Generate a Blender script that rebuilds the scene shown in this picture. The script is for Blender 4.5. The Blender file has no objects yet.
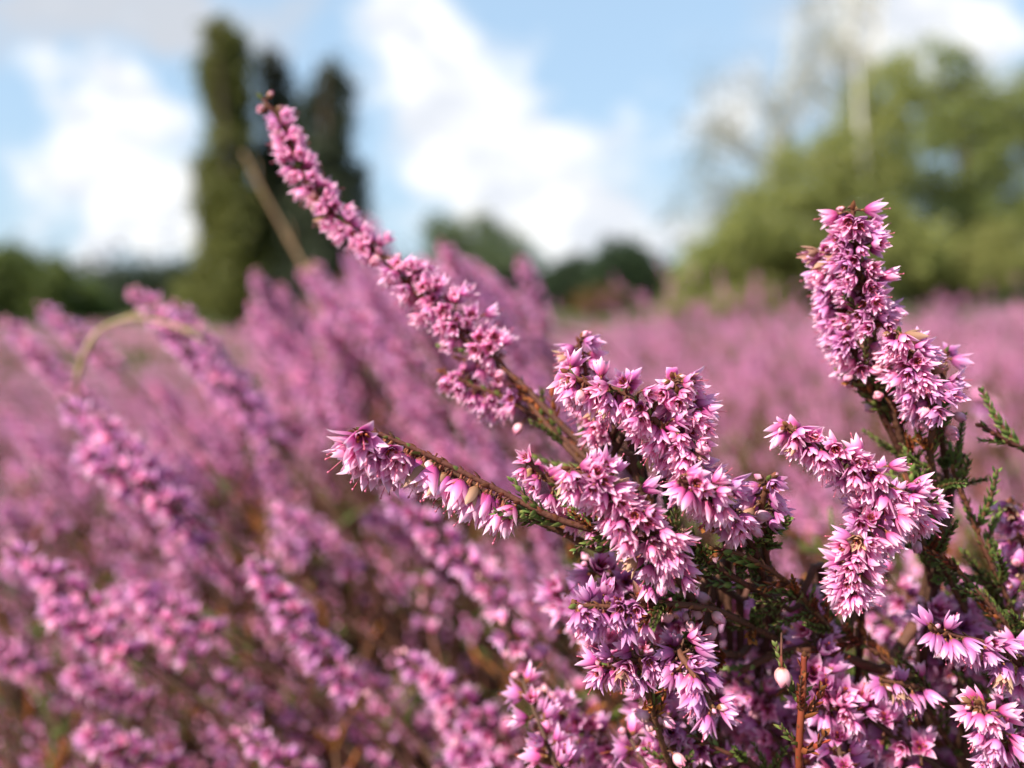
import bpy, math, random
import numpy as np
from mathutils import Vector, Matrix

SC = bpy.context.scene
COL = SC.collection
RS = np.random.RandomState(7)
random.seed(7)

# ------------------------------------------------------------------ camera
CAM_Z, LENS, TILT = 0.45, 27.0, math.radians(6.2)
FPX = LENS / 36.0 * 1024
FOCUS = 0.091
cam_d = bpy.data.cameras.new("camera")
cam = bpy.data.objects.new("camera", cam_d)
COL.objects.link(cam)
cam.location = (0, 0, CAM_Z)
cam.rotation_euler = (math.pi / 2 - TILT, 0, 0)
cam_d.lens = LENS
cam_d.sensor_width = 36
cam_d.clip_start, cam_d.clip_end = 0.004, 3000
cam_d.dof.use_dof = True
cam_d.dof.focus_distance = FOCUS
cam_d.dof.aperture_fstop = 9.4
SC.camera = cam

# ------------------------------------------------------------------ sun
SUN_AZ, SUN_EL = math.radians(-124), math.radians(43)      # azimuth from +Y, negative = to the left
sdir = Vector((math.sin(SUN_AZ) * math.cos(SUN_EL), math.cos(SUN_AZ) * math.cos(SUN_EL), math.sin(SUN_EL)))
sun_d = bpy.data.lights.new("sun", 'SUN')
sun_d.energy = 5.0
sun_d.angle = math.radians(0.5)
sun_d.color = (1.0, 0.93, 0.82)
sun = bpy.data.objects.new("sun", sun_d)
COL.objects.link(sun)
sun.rotation_euler = sdir.to_track_quat('Z', 'Y').to_euler()

SC.view_settings.view_transform = 'Standard'
SC.view_settings.look = 'None'
SC.view_settings.exposure = 1.15
SC.view_settings.gamma = 1
SC.view_settings.use_curve_mapping = False
SC.render.engine = 'CYCLES'
SC.cycles.max_bounces = 8
SC.cycles.diffuse_bounces = 4
SC.cycles.transmission_bounces = 6
SC.cycles.use_denoising = True

CT, ST = math.cos(TILT), math.sin(TILT)
def ray(px, py):
    a, b = (px - 512) / FPX, -(py - 384) / FPX
    return Vector((a, CT + b * ST, b * CT - ST))
def at(px, py, d):
    return Vector((0, 0, CAM_Z)) + ray(px, py) * d

# ------------------------------------------------------------------ world
world = bpy.data.worlds.new("World")
SC.world = world
world.use_nodes = True
wn, wl = world.node_tree.nodes, world.node_tree.links
wn.clear()
def N(tree, typ, **kw):
    n = tree.nodes.new(typ)
    for k, v in kw.items():
        setattr(n, k, v)
    return n
def M2(tree, op, a, b=None, c=None, clamp=False):
    n = tree.nodes.new('ShaderNodeMath'); n.operation = op; n.use_clamp = clamp
    for i, v in enumerate((a, b, c)):
        if v is None: continue
        if isinstance(v, (int, float)): n.inputs[i].default_value = v
        else: tree.links.new(v, n.inputs[i])
    return n.outputs[0]
def build_world():
    t = world.node_tree
    out = N(t, 'ShaderNodeOutputWorld'); bg = N(t, 'ShaderNodeBackground')
    sky = N(t, 'ShaderNodeTexSky', sky_type='NISHITA', sun_disc=False)
    sky.sun_elevation = SUN_EL; sky.sun_rotation = SUN_AZ
    sky.air_density = 1.3; sky.dust_density = 1.2; sky.ozone_density = 1.5
    tc = N(t, 'ShaderNodeTexCoord'); sp = N(t, 'ShaderNodeSeparateXYZ')
    t.links.new(tc.outputs['Generated'], sp.inputs[0])
    yy = M2(t, 'MAXIMUM', M2(t, 'ABSOLUTE', sp.outputs[1]), 0.15)
    u0 = M2(t, 'DIVIDE', sp.outputs[0], yy); v0 = M2(t, 'DIVIDE', sp.outputs[2], yy)
    cb = N(t, 'ShaderNodeCombineXYZ'); t.links.new(u0, cb.inputs[0]); t.links.new(v0, cb.inputs[1]); t.links.new(sp.outputs[1], cb.inputs[2])
    def noise(scale, detail, off, rough=0.55):
        m = N(t, 'ShaderNodeMapping'); m.inputs['Location'].default_value = off
        m.inputs['Scale'].default_value = (1, 1.4, 1)
        t.links.new(cb.outputs[0], m.inputs[0])
        n = N(t, 'ShaderNodeTexNoise'); n.inputs['Scale'].default_value = scale
        n.inputs['Detail'].default_value = detail; n.inputs['Roughness'].default_value = rough
        t.links.new(m.outputs[0], n.inputs['Vector'])
        return n.outputs['Fac']
    n1 = noise(7, 5, (3.1, 0.4, 0)); n2 = noise(7, 4, (9.7, 5.2, 0)); n3 = noise(4.2, 5, (1.2, 7.7, 0)); n4 = noise(11, 4, (4, 2, 0))
    u = M2(t, 'ADD', u0, M2(t, 'MULTIPLY', M2(t, 'SUBTRACT', n1, 0.5), 0.22))
    v = M2(t, 'ADD', v0, M2(t, 'MULTIPLY', M2(t, 'SUBTRACT', n2, 0.5), 0.20))
    def blobs(lst):
        tot = None
        for px, py, rx, ry, s in lst:
            r = ray(px, py); cu, cv = r.x / r.y, r.z / r.y
            du = M2(t, 'DIVIDE', M2(t, 'SUBTRACT', u, cu), rx / FPX)
            dv = M2(t, 'DIVIDE', M2(t, 'SUBTRACT', v, cv), ry / FPX)
            q = M2(t, 'ADD', M2(t, 'MULTIPLY', du, du), M2(t, 'MULTIPLY', dv, dv))
            g = M2(t, 'MULTIPLY', M2(t, 'EXPONENT', M2(t, 'MULTIPLY', q, -1.0)), s)
            tot = g if tot is None else M2(t, 'ADD', tot, g)
        return tot
    # sunlit cumulus seen over the heath
    bright = blobs([(120, 120, 90, 60, 1.1), (150, 200, 75, 60, .9), (60, 180, 60, 30, .5), (170, 240, 60, 34, .9), (90, 250, 60, 24, .7),
                    (400, 40, 50, 60, 1.0), (470, 110, 80, 70, 1.0), (560, 190, 80, 60, 1.2), (480, 190, 70, 50, .8),
                    (620, 235, 70, 30, .8), (900, 20, 90, 40, 1.1), (740, 110, 60, 50, .8), (990, 60, 70, 60, .8),
                    (330, 20, 40, 30, .3)])
    grey = blobs([(60, 15, 170, 45, 1.0), (220, 10, 80, 30, .6), (880, 10, 110, 40, .7), (640, 200, 80, 60, .45), (820, 90, 120, 70, .5)])
    gen = M2(t, 'MULTIPLY', M2(t, 'SUBTRACT', n3, 0.47), 2.0)
    m1 = M2(t, 'ADD', bright, M2(t, 'MULTIPLY', M2(t, 'SUBTRACT', n4, 0.5), 1.9))
    m1 = M2(t, 'ADD', m1, M2(t, 'MULTIPLY', gen, 0.35))
    mr = N(t, 'ShaderNodeMapRange', interpolation_type='SMOOTHSTEP'); t.links.new(m1, mr.inputs[0])
    mr.inputs[1].default_value = 0.22; mr.inputs[2].default_value = 1.12
    mg = N(t, 'ShaderNodeMapRange', interpolation_type='SMOOTHSTEP'); t.links.new(grey, mg.inputs[0])
    mg.inputs[1].default_value = 0.15; mg.inputs[2].default_value = 1.1
    mix1 = N(t, 'ShaderNodeMix', data_type='RGBA'); t.links.new(mg.outputs[0], mix1.inputs[0])
    thin = N(t, 'ShaderNodeMix', data_type='RGBA'); thin.inputs[0].default_value = 0.7   # thin high veil
    t.links.new(sky.outputs[0], thin.inputs[6]); thin.inputs[7].default_value = (3.2, 4.6, 6.2, 1)
    t.links.new(thin.outputs[2], mix1.inputs[6]); mix1.inputs[7].default_value = (4.0, 4.25, 4.7, 1)
    mix2 = N(t, 'ShaderNodeMix', data_type='RGBA'); t.links.new(mr.outputs[0], mix2.inputs[0])
    t.links.new(mix1.outputs[2], mix2.inputs[6]); ccol = N(t, 'ShaderNodeMix', data_type='RGBA'); ccol.inputs[6].default_value = (5.1, 5.35, 5.85, 1); ccol.inputs[7].default_value = (6.75, 6.8, 6.85, 1)
    n5 = noise(13, 5, (7, 3, 0), .6); mc = N(t, 'ShaderNodeMapRange'); t.links.new(n5, mc.inputs[0]); mc.inputs[1].default_value = .38; mc.inputs[2].default_value = .56
    t.links.new(mc.outputs[0], ccol.inputs[0]); t.links.new(ccol.outputs[2], mix2.inputs[7])
    t.links.new(mix2.outputs[2], bg.inputs[0]); bg.inputs[1].default_value = 0.075
    t.links.new(bg.outputs[0], out.inputs[0])
build_world()

# ------------------------------------------------------------------ materials
def mat(name, stops, rough=.6, transl=.3, spec=.3, vary=.15, hue=.02, noise=None, sat=1.0, bump=0, field=False):
    """stops: [(t, rgb)] along the point attribute 't'; per-island and per-object variation"""
    m = bpy.data.materials.new(name); m.use_nodes = True
    t = m.node_tree; t.nodes.clear()
    out = N(t, 'ShaderNodeOutputMaterial'); p = N(t, 'ShaderNodeBsdfPrincipled')
    p.inputs['Roughness'].default_value = rough; p.inputs['Specular IOR Level'].default_value = spec
    at_ = N(t, 'ShaderNodeAttribute', attribute_name='t'); cr = N(t, 'ShaderNodeValToRGB')
    el = cr.color_ramp.elements
    while len(el) < len(stops): el.new(0.5)
    for e, (pos, c) in zip(el, stops): e.position = pos; e.color = (*c, 1)
    if len(stops) == 1: el.remove(el[-1])
    t.links.new(at_.outputs['Fac'], cr.inputs[0])
    g = N(t, 'ShaderNodeNewGeometry'); oi = N(t, 'ShaderNodeObjectInfo')
    hsv = N(t, 'ShaderNodeHueSaturation'); t.links.new(cr.outputs[0], hsv.inputs['Color'])
    r1 = M2(t, 'SUBTRACT', g.outputs['Random Per Island'], .5); r2 = M2(t, 'SUBTRACT', oi.outputs['Random'], .5)
    rr = M2(t, 'ADD', r1, r2)
    val = M2(t, 'MULTIPLY_ADD', rr, vary * 2, 1.0)
    hu = M2(t, 'MULTIPLY_ADD', M2(t, 'SUBTRACT', r2, r1), hue, 0.5)
    if field:      # whole plants differ a little in depth of colour
        nf = N(t, 'ShaderNodeTexNoise'); nf.inputs['Scale'].default_value = 2.2; nf.inputs['Detail'].default_value = 3
        t.links.new(g.outputs['Position'], nf.inputs['Vector'])
        val = M2(t, 'MULTIPLY', val, M2(t, 'MULTIPLY_ADD', M2(t, 'SUBTRACT', nf.outputs['Fac'], .5), 1.1, 1.0))
    if noise:
        tc = N(t, 'ShaderNodeTexCoord'); nn = N(t, 'ShaderNodeTexNoise'); nn.inputs['Scale'].default_value = noise[0]
        nn.inputs['Detail'].default_value = 4
        t.links.new(tc.outputs['Object'], nn.inputs['Vector'])
        val = M2(t, 'MULTIPLY', val, M2(t, 'MULTIPLY_ADD', M2(t, 'SUBTRACT', nn.outputs['Fac'], .5), noise[1], 1.0))
        if bump:
            b = N(t, 'ShaderNodeBump'); b.inputs['Strength'].default_value = bump; b.inputs['Distance'].default_value = .001
            t.links.new(nn.outputs['Fac'], b.inputs['Height']); t.links.new(b.outputs[0], p.inputs['Normal'])
    t.links.new(hu, hsv.inputs['Hue']); t.links.new(val, hsv.inputs['Value']); hsv.inputs['Saturation'].default_value = sat
    t.links.new(hsv.outputs[0], p.inputs['Base Color'])
    if transl:
        tr = N(t, 'ShaderNodeBsdfTranslucent'); mx = N(t, 'ShaderNodeMixShader'); mx.inputs[0].default_value = transl
        t.links.new(hsv.outputs[0], tr.inputs[0]); t.links.new(p.outputs[0], mx.inputs[1]); t.links.new(tr.outputs[0], mx.inputs[2])
        t.links.new(mx.outputs[0], out.inputs[0])
    else:
        t.links.new(p.outputs[0], out.inputs[0])
    return m

PETAL = mat('petal', [(0, (.38, .05, .17)), (.3, (.66, .16, .39)), (.6, (.87, .38, .62)), (1, (.95, .70, .83))], .42, .48, .5, .16, .026, field=True, sat=1.09)
MAUVE = mat('mauve_petal', [(0, (.32, .06, .22)), (.4, (.62, .22, .48)), (1, (.84, .54, .76))], .42, .48, .5, .16, .026, field=True, sat=1.09)
WITHER = mat('withered_petal', [(0, (.30, .14, .07)), (1, (.55, .34, .24))], .7, .35, .2, .2, .03)
BUD = mat('bud_skin', [(0, (.45, .20, .14)), (.25, (.70, .34, .38)), (.6, (.80, .42, .50)), (1, (.58, .16, .30))], .45, .25, .4, .12, .03)
ANTHER = mat('anther', [(0, (.16, .025, .015)), (1, (.30, .07, .025))], .6, .1, .3, .25, .02)
STYLE = mat('style', [(0, (.62, .22, .36)), (1, (.50, .07, .13))], .4, .2, .4, .1, .01)
BRACT = mat('bract', [(0, (.14, .045, .02)), (1, (.26, .11, .045))], .6, .2, .3, .25, .03)
BARK = mat('stem_bark', [(0, (.10, .032, .02)), (.5, (.10, .038, .022)), (1, (.07, .035, .024))], .75, 0, .25, .15, .02, (900, .9), 1, .3)
LEAF = mat('heather_leaf', [(0, (.085, .12, .025)), (.7, (.16, .21, .05)), (1, (.26, .20, .07))], .5, .25, .35, .25, .03)
RUST = mat('rusty_leaf', [(0, (.22, .06, .02)), (1, (.38, .12, .035))], .6, .2, .3, .25, .03)
STRAW = mat('dry_grass', [(0, (.42, .31, .15)), (1, (.50, .38, .19))], .5, .2, .4, .1, .01, (300, .4))
STALK = mat('brown_stalk', [(0, (.22, .13, .07)), (1, (.30, .18, .10))], .6, .1, .3, .1, .01, (300, .4))

# ------------------------------------------------------------------ mesh collector
class MB:
    def __init__(s): s.v = []; s.f = {3: [], 4: []}; s.t = []; s.n = 0
    def add(s, V, F, T=None, mi=0):
        V = np.asarray(V, float).reshape(-1, 3); F = np.asarray(F, int)
        T = np.zeros(len(V)) if T is None else np.broadcast_to(np.asarray(T, float), (len(V),))
        s.v.append(V); s.t.append(T)
        s.f[F.shape[1]].append((F + s.n, np.full(len(F), mi))); s.n += len(V)
        return s
    def merge(s, o, mats4=None, k=None):
        """append every mesh of MB o, transformed by an (n,4,4) array"""
        V = np.concatenate(o.v); T = np.concatenate(o.t); n = len(V)
        A = np.asarray(mats4, float).reshape(-1, 4, 4)
        W = np.einsum('kij,nj->kni', A[:, :3, :3], V) + A[:, None, :3, 3]
        s.v.append(W.reshape(-1, 3)); s.t.append(np.tile(T, len(A)))
        for c in (3, 4):
            for F, m in o.f[c]:
                G = (F[None] + (np.arange(len(A)) * n)[:, None, None]).reshape(-1, c) + s.n
                s.f[c].append((G, np.tile(m, len(A)) if k is None else np.full(len(G), k)))
        s.n += n * len(A)
        return s
    def mesh(s, name, mats, scale=1.0, smooth=True):
        me = bpy.data.meshes.new(name)
        V = np.concatenate(s.v) * scale; T = np.concatenate(s.t)
        me.vertices.add(len(V)); me.vertices.foreach_set('co', V.astype(np.float32).ravel())
        loops, starts, mi = [], [], []; pos = 0
        for c in (3, 4):
            for F, m in s.f[c]:
                loops.append(F.ravel()); starts.append(pos + np.arange(len(F)) * c); pos += F.size; mi.append(m)
        loops = np.concatenate(loops); starts = np.concatenate(starts); mi = np.concatenate(mi)
        me.loops.add(len(loops)); me.loops.foreach_set('vertex_index', loops.astype(np.int32))
        me.polygons.add(len(starts)); me.polygons.foreach_set('loop_start', starts.astype(np.int32))
        me.polygons.foreach_set('material_index', mi.astype(np.int32))
        me.polygons.foreach_set('use_smooth', np.full(len(starts), smooth))
        a = me.attributes.new('t', 'FLOAT', 'POINT'); a.data.foreach_set('value', T.astype(np.float32))
        for m in mats: me.materials.append(m)
        me.update(calc_edges=True)
        return me
    def build(s, name, mats, parent=None, scale=1.0, smooth=True):
        return link(name, s.mesh(name, mats, scale, smooth), parent)
def link(name, data, parent=None):
    o = bpy.data.objects.new(name, data); COL.objects.link(o)
    if parent: o.parent = parent
    return o
def tag(o, label=None, cat=None, group=None, kind=None):
    if label: o['label'] = label
    if cat: o['category'] = cat
    if group: o['group'] = group
    if kind: o['kind'] = kind
    return o

def frame(t, roll=0.0):
    t = Vector(t).normalized()
    a = Vector((0, 0, 1)) if abs(t.z) < .95 else Vector((1, 0, 0))
    x = a.cross(t).normalized(); y = t.cross(x)
    c, s = math.cos(roll), math.sin(roll)
    return x * c + y * s, y * c - x * s, t
def mtx(p, axis, roll=0, sc=1.0):
    x, y, z = frame(axis, roll)
    return Matrix(((x.x * sc, y.x * sc, z.x * sc, p[0]), (x.y * sc, y.y * sc, z.y * sc, p[1]), (x.z * sc, y.z * sc, z.z * sc, p[2]), (0, 0, 0, 1)))
def spline(P, n):
    """Catmull-Rom through the points P, n samples per span"""
    P = [Vector(p) for p in P]; Q = [2 * P[0] - P[1]] + P + [2 * P[-1] - P[-2]]; out = []
    for i in range(1, len(Q) - 2):
        for k in range(n):
            u = k / n; a, b, c, d = Q[i - 1:i + 3]
            out.append(.5 * ((2 * b) + (c - a) * u + (2 * a - 5 * b + 4 * c - d) * u * u + (3 * b - a - 3 * c + d) * u ** 3))
    return out + [P[-1]]
def tube(mb, pts, rads, k=6, mi=0, t0=0., t1=1.):
    pts = [Vector(p) for p in pts]; n = len(pts)
    if not hasattr(rads, '__len__'): rads = [rads] * n
    V = []; T = []
    for i, p in enumerate(pts):
        d = (pts[min(i + 1, n - 1)] - pts[max(i - 1, 0)])
        if d.length < 1e-9: d = Vector((0, 0, 1))
        x, y, _ = frame(d)
        for j in range(k):
            a = 2 * math.pi * j / k
            V.append(p + (x * math.cos(a) + y * math.sin(a)) * rads[i]); T.append(t0 + (t1 - t0) * i / (n - 1))
    F = [(i * k + j, i * k + (j + 1) % k, (i + 1) * k + (j + 1) % k, (i + 1) * k + j) for i in range(n - 1) for j in range(k)]
    V += [pts[0], pts[-1]]; T += [t0, t1]
    mb.add(V, F, T, mi)
    b = mb.n - 2
    s = mb.n - len(V)
    caps = [(b, s + (j + 1) % k, s + j) for j in range(k)] + [(b + 1, s + (n - 1) * k + j, s + (n - 1) * k + (j + 1) % k) for j in range(k)]
    mb.f[3].append((np.array(caps), np.full(len(caps), mi)))
    return mb
def blob(mb, c, ax, r, L, k=6, n=5, mi=0, point=.0):
    """an egg along ax, half width r, length L, base at c"""
    x, y, z = frame(ax); c = Vector(c); V = []; T = []
    for i in range(n + 1):
        u = i / n; w = math.sin(math.pi * min(max(u, .02), .98)) ** .75 * (1 - point * u)
        for j in range(k):
            a = 2 * math.pi * j / k
            V.append(c + z * (u * L) + (x * math.cos(a) + y * math.sin(a)) * r * w); T.append(u)
    F = [(i * k + j, i * k + (j + 1) % k, (i + 1) * k + (j + 1) % k, (i + 1) * k + j) for i in range(n) for j in range(k)]
    return mb.add(V, F, T, mi)

# ------------------------------------------------------------------ flowers (millimetres)
def lobe(mb, az, L, W, th0, th1, th2, nu, nv, cup, r0=.28, z0=0., mi=0, rnd=None, twist=0.):
    V = []; T = []; r, z = r0, z0
    for i in range(nu + 1):
        u = i / nu
        th = th0 * (1 - u) ** 2 + 2 * th1 * u * (1 - u) + th2 * u * u
        if i: r += math.sin(th) * L / nu; z += math.cos(th) * L / nu
        w = W * .5 * max(.02, (.42 + .58 * math.sin(math.pi * min(1, u * .9 + .1)) ** .8) * (1 - (max(0, u - .4) / .6) ** 2.2) ** .55)
        for j in range(nv + 1):
            v = j / nv * 2 - 1
            rr = r - cup * (v * v) * w * math.cos(th); zz = z + cup * .7 * (v * v) * w * math.sin(th)
            a = az + twist * u
            tx, ty = -math.sin(a), math.cos(a)
            V.append((math.cos(a) * rr + tx * v * w, math.sin(a) * rr + ty * v * w, zz)); T.append(min(1, u + .06 * abs(v)))
    F = [(i * (nv + 1) + j, i * (nv + 1) + j + 1, (i + 1) * (nv + 1) + j + 1, (i + 1) * (nv + 1) + j) for i in range(nu) for j in range(nv)]
    return mb.add(V, F, T, mi)

def flower_parts(openness, seed, hi=True):
    """openness 0 closed .. 1 wide open; axis +Z, foot at the origin"""
    r = random.Random(seed); p = MB()
    nu, nv = (7, 4) if hi else (4, 2)
    for k in range(4):
        az = math.pi / 2 * k + r.uniform(-.15, .15); op = openness + r.uniform(-.13, .13)
        lobe(p, az, r.uniform(3.7, 4.4), r.uniform(1.35, 1.65), 1.1, .05 + .2 * op, -.12 + 1.0 * op, nu, nv, .62, mi=0, twist=r.uniform(-.12, .12))
    for k in range(4):
        az = math.pi / 2 * (k + .5) + r.uniform(-.15, .15); op = openness * .85 + r.uniform(-.1, .1)
        lobe(p, az, r.uniform(2.8, 3.4), r.uniform(1.1, 1.35), .9, .0 + .2 * op, -.12 + 1.0 * op, max(3, nu - 2), nv, .6, r0=.22, z0=.25)
    s = MB()
    n = 7 if hi else 3
    for k in range(n):
        a = 2 * math.pi * k / n + r.uniform(-.2, .2); sp = .3 + .35 * openness
        c = Vector((math.cos(a) * sp * .75, math.sin(a) * sp * .75, 1.25 + r.uniform(-.15, .25)))
        tube(s, [(0, 0, .3), c * .7, c], .05, 3, 0)
        blob(s, c - Vector((0, 0, .1)), Vector((math.cos(a) * .45, math.sin(a) * .45, 1)), .2, .85, 5 if hi else 4, 3, 0)
    bend = Vector((r.uniform(-.5, .5), r.uniform(-.5, .5), 0))
    st = [Vector((0, 0, .6)), Vector((0, 0, 2.4)) + bend * .2, Vector((0, 0, 3.9 + .7 * openness)) + bend]
    tube(s, spline(st, 3), .065, 4, 1)
    blob(s, st[-1] - Vector((0, 0, .1)), (bend * .3 + Vector((0, 0, 1))), .17, .36, 5, 3, 1)
    b = MB()
    for k in range(4):
        az = math.pi / 2 * (k + .5) + r.uniform(-.2, .2)
        lobe(b, az, r.uniform(1.5, 1.9), 1.0, 1.35, .45, .3, 3, 2, .5, r0=.14, z0=-.15)
    tube(b, [(0, 0, -.7), (0, 0, .05)], [.16, .26], 5)
    return p, s, b
HI = []     # (openness class, petals pink, petals mauve, stamens, bracts)
for i, op in enumerate([.78, .6, .5, .66, .38, .24, .1]):
    p, s, b = flower_parts(op, 100 + i)
    HI.append((p.mesh('flower', [WITHER], .001), p.mesh('flower', [PETAL], .001), p.mesh('flower', [MAUVE], .001), s.mesh('stamens', [ANTHER, STYLE], .001), b.mesh('bracts', [BRACT], .001)))
def bud_mb(seed, hi=True):
    r = random.Random(seed); p = MB()
    blob(p, (0, 0, 0), (0, 0, 1), r.uniform(.95, 1.15), r.uniform(2.5, 2.9), 10 if hi else 6, 8 if hi else 4, 0, .3)
    if hi:
        for k in range(4): lobe(p, math.pi / 2 * k + .3, 2.8, 1.5, 1.45, -.05, -.42, 6, 3, .75, r0=.3, z0=-.08)
    b = MB()
    for k in range(4): lobe(b, math.pi / 2 * k, 1.2, .9, 1.5, .5, .1, 3, 2, .5, r0=.15, z0=-.2, mi=1)
    tube(b, [(0, 0, -1.6), (0, 0, 0)], [.15, .2], 5, 1)
    return p, b
BUDS = []
for i in range(3):
    p, b = bud_mb(200 + i); BUDS.append((p.mesh('bud', [BUD], .001), b.mesh('bracts', [BUD, BRACT], .001)))
TIPB = []
for i in range(2):        # tiny unopened tip buds
    p = MB(); blob(p, (0, 0, -.2), (0, 0, 1), .5, 1.5, 7, 5, 0, .35)
    for k in range(4): lobe(p, math.pi / 2 * k, 1.1, .6, 1.3, .3, .1, 3, 2, .5, r0=.1, z0=-.2, mi=1)
    TIPB.append(p.mesh('tip_bud', [BUD, BRACT], .001))
# middle-distance flowers: one mesh each
MID = []
for i, op in enumerate([.9, .7, .5, .25]):
    p, s, b = flower_parts(op, 300 + i, False); q = MB()
    q.merge(p, np.eye(4), 0); q.merge(s, np.eye(4), 1); q.merge(b, np.eye(4), 2)
    MID.append(q.mesh('flower', [PETAL if i % 3 else MAUVE, ANTHER, BRACT], .001))
pm, bm_ = bud_mb(310, False); q = MB(); q.merge(pm, np.eye(4), 0); q.merge(bm_, np.eye(4), 1)
MIDBUD = q.mesh('bud', [BUD, BRACT], .001)

# ------------------------------------------------------------------ leafy shoots (millimetres)
def shoot_mb(L, seed, hi=True, rust=False, taper=.6):
    """a short shoot clothed in four ranks of scale leaves"""
    r = random.Random(seed); m = MB()
    P = [Vector((0, 0, 0)), Vector((r.uniform(-.08, .08) * L, 0, L * .5)), Vector((r.uniform(-.15, .15) * L, r.uniform(-.15, .15) * L, L))]
    P = spline(P, 6); tube(m, P, [.28 - .12 * i / 12 for i in range(13)], 5, 0)
    n = int(L / (.85 if hi else 1.5))
    for i in range(n):
        u = (i + .3) / n; k = min(11, int(u * 12)); p = P[k].lerp(P[k + 1], u * 12 - k); d = (P[k + 1] - P[k]).normalized()
        for s in range(2):
            a = math.pi * s + (math.pi / 2) * (i % 2) + r.uniform(-.25, .25)
            lm = MB(); W = r.uniform(.75, .95) * (1 - .3 * u)
            lobe(lm, 0, r.uniform(1.7, 2.3) * (1 - (1 - taper) * u), W, 1.0, .55, .12, 4 if hi else 2, 2, .7, r0=.1, mi=1)
            m.merge(lm, np.array(mtx(p, d, a)))
    return m
SHOOTS = [shoot_mb(L * .8, 400 + i).mesh('leaf_shoot', [BARK, LEAF], .001) for i, L in enumerate([5, 7, 9, 12])]
RUSTSH = [shoot_mb(L, 420 + i).mesh('leaf_shoot', [BARK, RUST], .001) for i, L in enumerate([5, 8])]

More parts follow.
